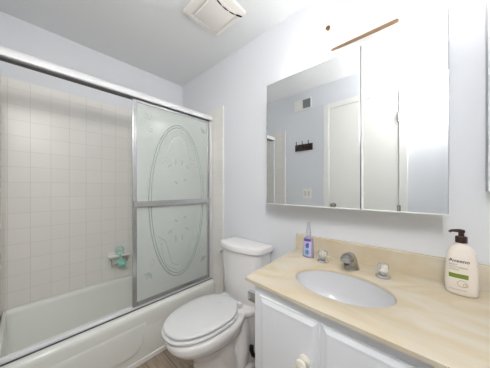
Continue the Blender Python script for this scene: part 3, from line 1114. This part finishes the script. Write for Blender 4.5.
for x0, x1 in ((-0.796, -0.2405), (-0.2335, 0.059)):
    d = obj('mirror_door', mirror_door(x0, x1, 1.150, 1.938), M['mirror'], mc)
    bm = B()
    if x1 < 0:
        add_box(bm, (x1 - 0.0015, MY + 0.0012, 1.151), (x1 + 0.0012, MY + 0.011, 1.937))
    else:
        add_box(bm, (x0 - 0.001, MY - 0.0006, 1.151), (x0 + 0.0075, MY + 0.011, 1.937))
    obj('door_edge', bm, M['dark_metal'] if x1 < 0 else M['white_plastic'], d)
    bm = B(); add_box(bm, (x0 + 0.001, MY - 0.0004, 1.1465), (x1 - 0.001, MY + 0.0115, 1.1515))
    obj('bottom_edge', bm, M['white_plastic'], d)

# ------------------------------------------------------------------ vanity light above it
vl = thing('vanity_light', 'bright vanity light bar with two globes above the mirror', 'light fixture', (-0.25, 0, 2.1))
bm = B(); add_box(bm, (-0.43, -0.070, 2.014), (-0.07, -0.0005, 2.24), 0.008, 2)
obj('back_plate', bm, M['white_plastic'], vl)
bm = B()
st = [(-0.400, 2.018), (-0.385, 2.014), (-0.115, 2.012), (-0.100, 2.013), (-0.098, 2.020), (-0.104, 2.0255), (-0.385, 2.0235)]
add_rings(bm, [[(x, -0.082, z) for x, z in st], [(x, -0.0705, z) for x, z in st]])
obj('wood_strip', bm, M['wood'], vl)
bm = B(); add_lathe(bm, (-0.4145, -0.070, 2.150), [(0.006, 0), (0.006, -0.006), (0.012, -0.009), (0.013, -0.014), (0.009, -0.019), (0.0, -0.02)], 16, 'y')
obj('brass_knob', bm, M['brass'], vl, smooth=True)
for gx_ in (-0.500, 0.000):
    s = 1 if gx_ > -0.25 else -1
    bm = B(); add_tube(bm, [(-0.25 + s * 0.178, -0.055, 2.075), (-0.25 + s * 0.205, -0.06, 2.075)], 0.02, 14)
    obj('lamp_holder', bm, M['white_plastic'], vl, smooth=True)
    bm = B(); bmesh.ops.create_uvsphere(bm, u_segments=24, v_segments=16, radius=0.047, matrix=Matrix.Translation((gx_, -0.061, 2.075)))
    obj('globe', bm, M['globe'], vl, smooth=True)

# ------------------------------------------------------------------ wall cabinet at the right edge of the photo
wc = thing('wall_cabinet', 'white wall cabinet at right edge above the lotion bottle', 'cabinet', (0.4, 0, 1.24))
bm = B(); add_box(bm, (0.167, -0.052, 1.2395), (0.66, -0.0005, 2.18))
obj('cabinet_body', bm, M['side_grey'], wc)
bm = B(); add_box(bm, (0.1655, -0.066, 1.238), (0.662, -0.0525, 2.182), 0.003, 2)
obj('cabinet_door', bm, M['cab'], wc)

# ------------------------------------------------------------------ ceiling exhaust fan cover
fan = thing('exhaust_fan_cover', 'square cream exhaust fan cover on the ceiling', 'fan cover', (-1.06, -0.37, ZC))
FX0, FX1, FY0, FY1 = -1.215, -0.900, -0.520, -0.222


def rc(d, z):
    return [(x, y, z) for x, y in rrect(FX0 + d, FX1 - d, FY0 + d, FY1 - d, 0.012, 3)]


bm = B(); add_rings(bm, [rc(0.0, ZC - 0.0005), rc(0.0, ZC - 0.008), rc(0.004, ZC - 0.014), rc(0.032, ZC - 0.026), rc(0.040, ZC - 0.026), rc(0.044, ZC - 0.020), rc(0.05, ZC - 0.020)])
obj('grille_frame', bm, M['fan'], fan, smooth=True, angle=30)
bm = B()
pp = rrect(FX0 + 0.055, FX1 - 0.040, FY0 + 0.055, FY1 - 0.055, 0.01, 3)
add_rings(bm, [[(x, y, z) for x, y in pp] for z in (ZC - 0.0195, ZC - 0.028)] + [[(-1.05 + (x + 1.05) * 0.96, -0.371 + (y + 0.371) * 0.96, ZC - 0.0305) for x, y in pp]])
obj('centre_panel', bm, M['fan'], fan, smooth=True, angle=30)
# slots: three dark arcs along the right side
for a0, a1 in ((172, 183), (184.5, 196.5), (198, 211), (149, 159), (160.5, 170.5)):
    bm = B()
    c = Vector((-0.713, -0.37))
    pts = []
    for k in range(9):
        a = radians(a0 + (a1 - a0) * k / 8)
        wv = 0.0045 * (1 - 0.5 * abs(2 * k / 8 - 1))
        pts.append((c + Vector((cos(a), sin(a))) * (0.250 - wv), c + Vector((cos(a), sin(a))) * (0.250 + wv)))
    rows = [[(p.x, p.y, ZC - 0.0270), (q.x, q.y, ZC - 0.0270), (q.x, q.y, ZC - 0.0318), (p.x, p.y, ZC - 0.0318)] for p, q in pts]
    add_rings(bm, rows)
    obj('slot', bm, M['slot'], fan)

# ------------------------------------------------------------------ things on the wall behind the camera (seen in the mirror)


vent = thing('air_vent', 'white wall vent with one dark half, seen in mirror', 'vent', (-1.11, YF, 2.28))
bm = B(); add_box(bm, (-1.250, YF + 0.0005, 2.215), (-1.020, YF + 0.010, 2.350), 0.003, 2)
obj('vent_frame', bm, M['trim'], vent)
for x0, x1, m in ((-1.238, -1.148, M['trim']), (-1.132, -1.036, M['vent_grey'])):
    bm = B()
    if m is M['vent_grey']:
        add_box(bm, (x0, YF + 0.0095, 2.230), (x1, YF + 0.0105, 2.335))
    for k in range(7):
        z = 2.230 + k * 0.0155
        add_box(bm, (x0, YF + 0.0098, z), (x1, YF + 0.013, z + 0.010))
    obj('louvres', bm, m, vent)

rack = thing('hook_rack', 'dark wooden coat hook board on the wall, seen in mirror', 'hook rack', (-1.12, YF, 1.75))
bm = B(); add_box(bm, (-1.235, YF + 0.0005, 1.712), (-1.010, YF + 0.016, 1.792), 0.003, 2)
obj('board', bm, M['dark_wood'], rack)
for x in (-1.20, -1.122, -1.045):
    bm = B()
    add_box(bm, (x - 0.008, YF + 0.0155, 1.735), (x + 0.008, YF + 0.020, 1.775), 0.002, 1)
    add_tube(bm, [(x, YF + 0.018, 1.765), (x, YF + 0.040, 1.775), (x, YF + 0.050, 1.805), (x, YF + 0.048, 1.825)], 0.0045, 8)
    add_tube(bm, [(x, YF + 0.018, 1.745), (x, YF + 0.036, 1.735), (x, YF + 0.042, 1.75)], 0.004, 8)
    obj('hook', bm, M['black'], rack, smooth=True)

ol = thing('wall_outlet', 'white outlet plate below the hook board, seen in mirror', 'outlet', (-1.08, YF, 1.19))
bm = B(); add_box(bm, (-1.135, YF + 0.0005, 1.130), (-1.025, YF + 0.007, 1.248), 0.003, 2)
obj('plate', bm, M['trim'], ol)
for x in (-1.102, -1.058):
    bm = B(); add_box(bm, (x - 0.012, YF + 0.0065, 1.160), (x + 0.012, YF + 0.009, 1.218), 0.002, 1)
    obj('rocker', bm, M['outlet_face'], ol)
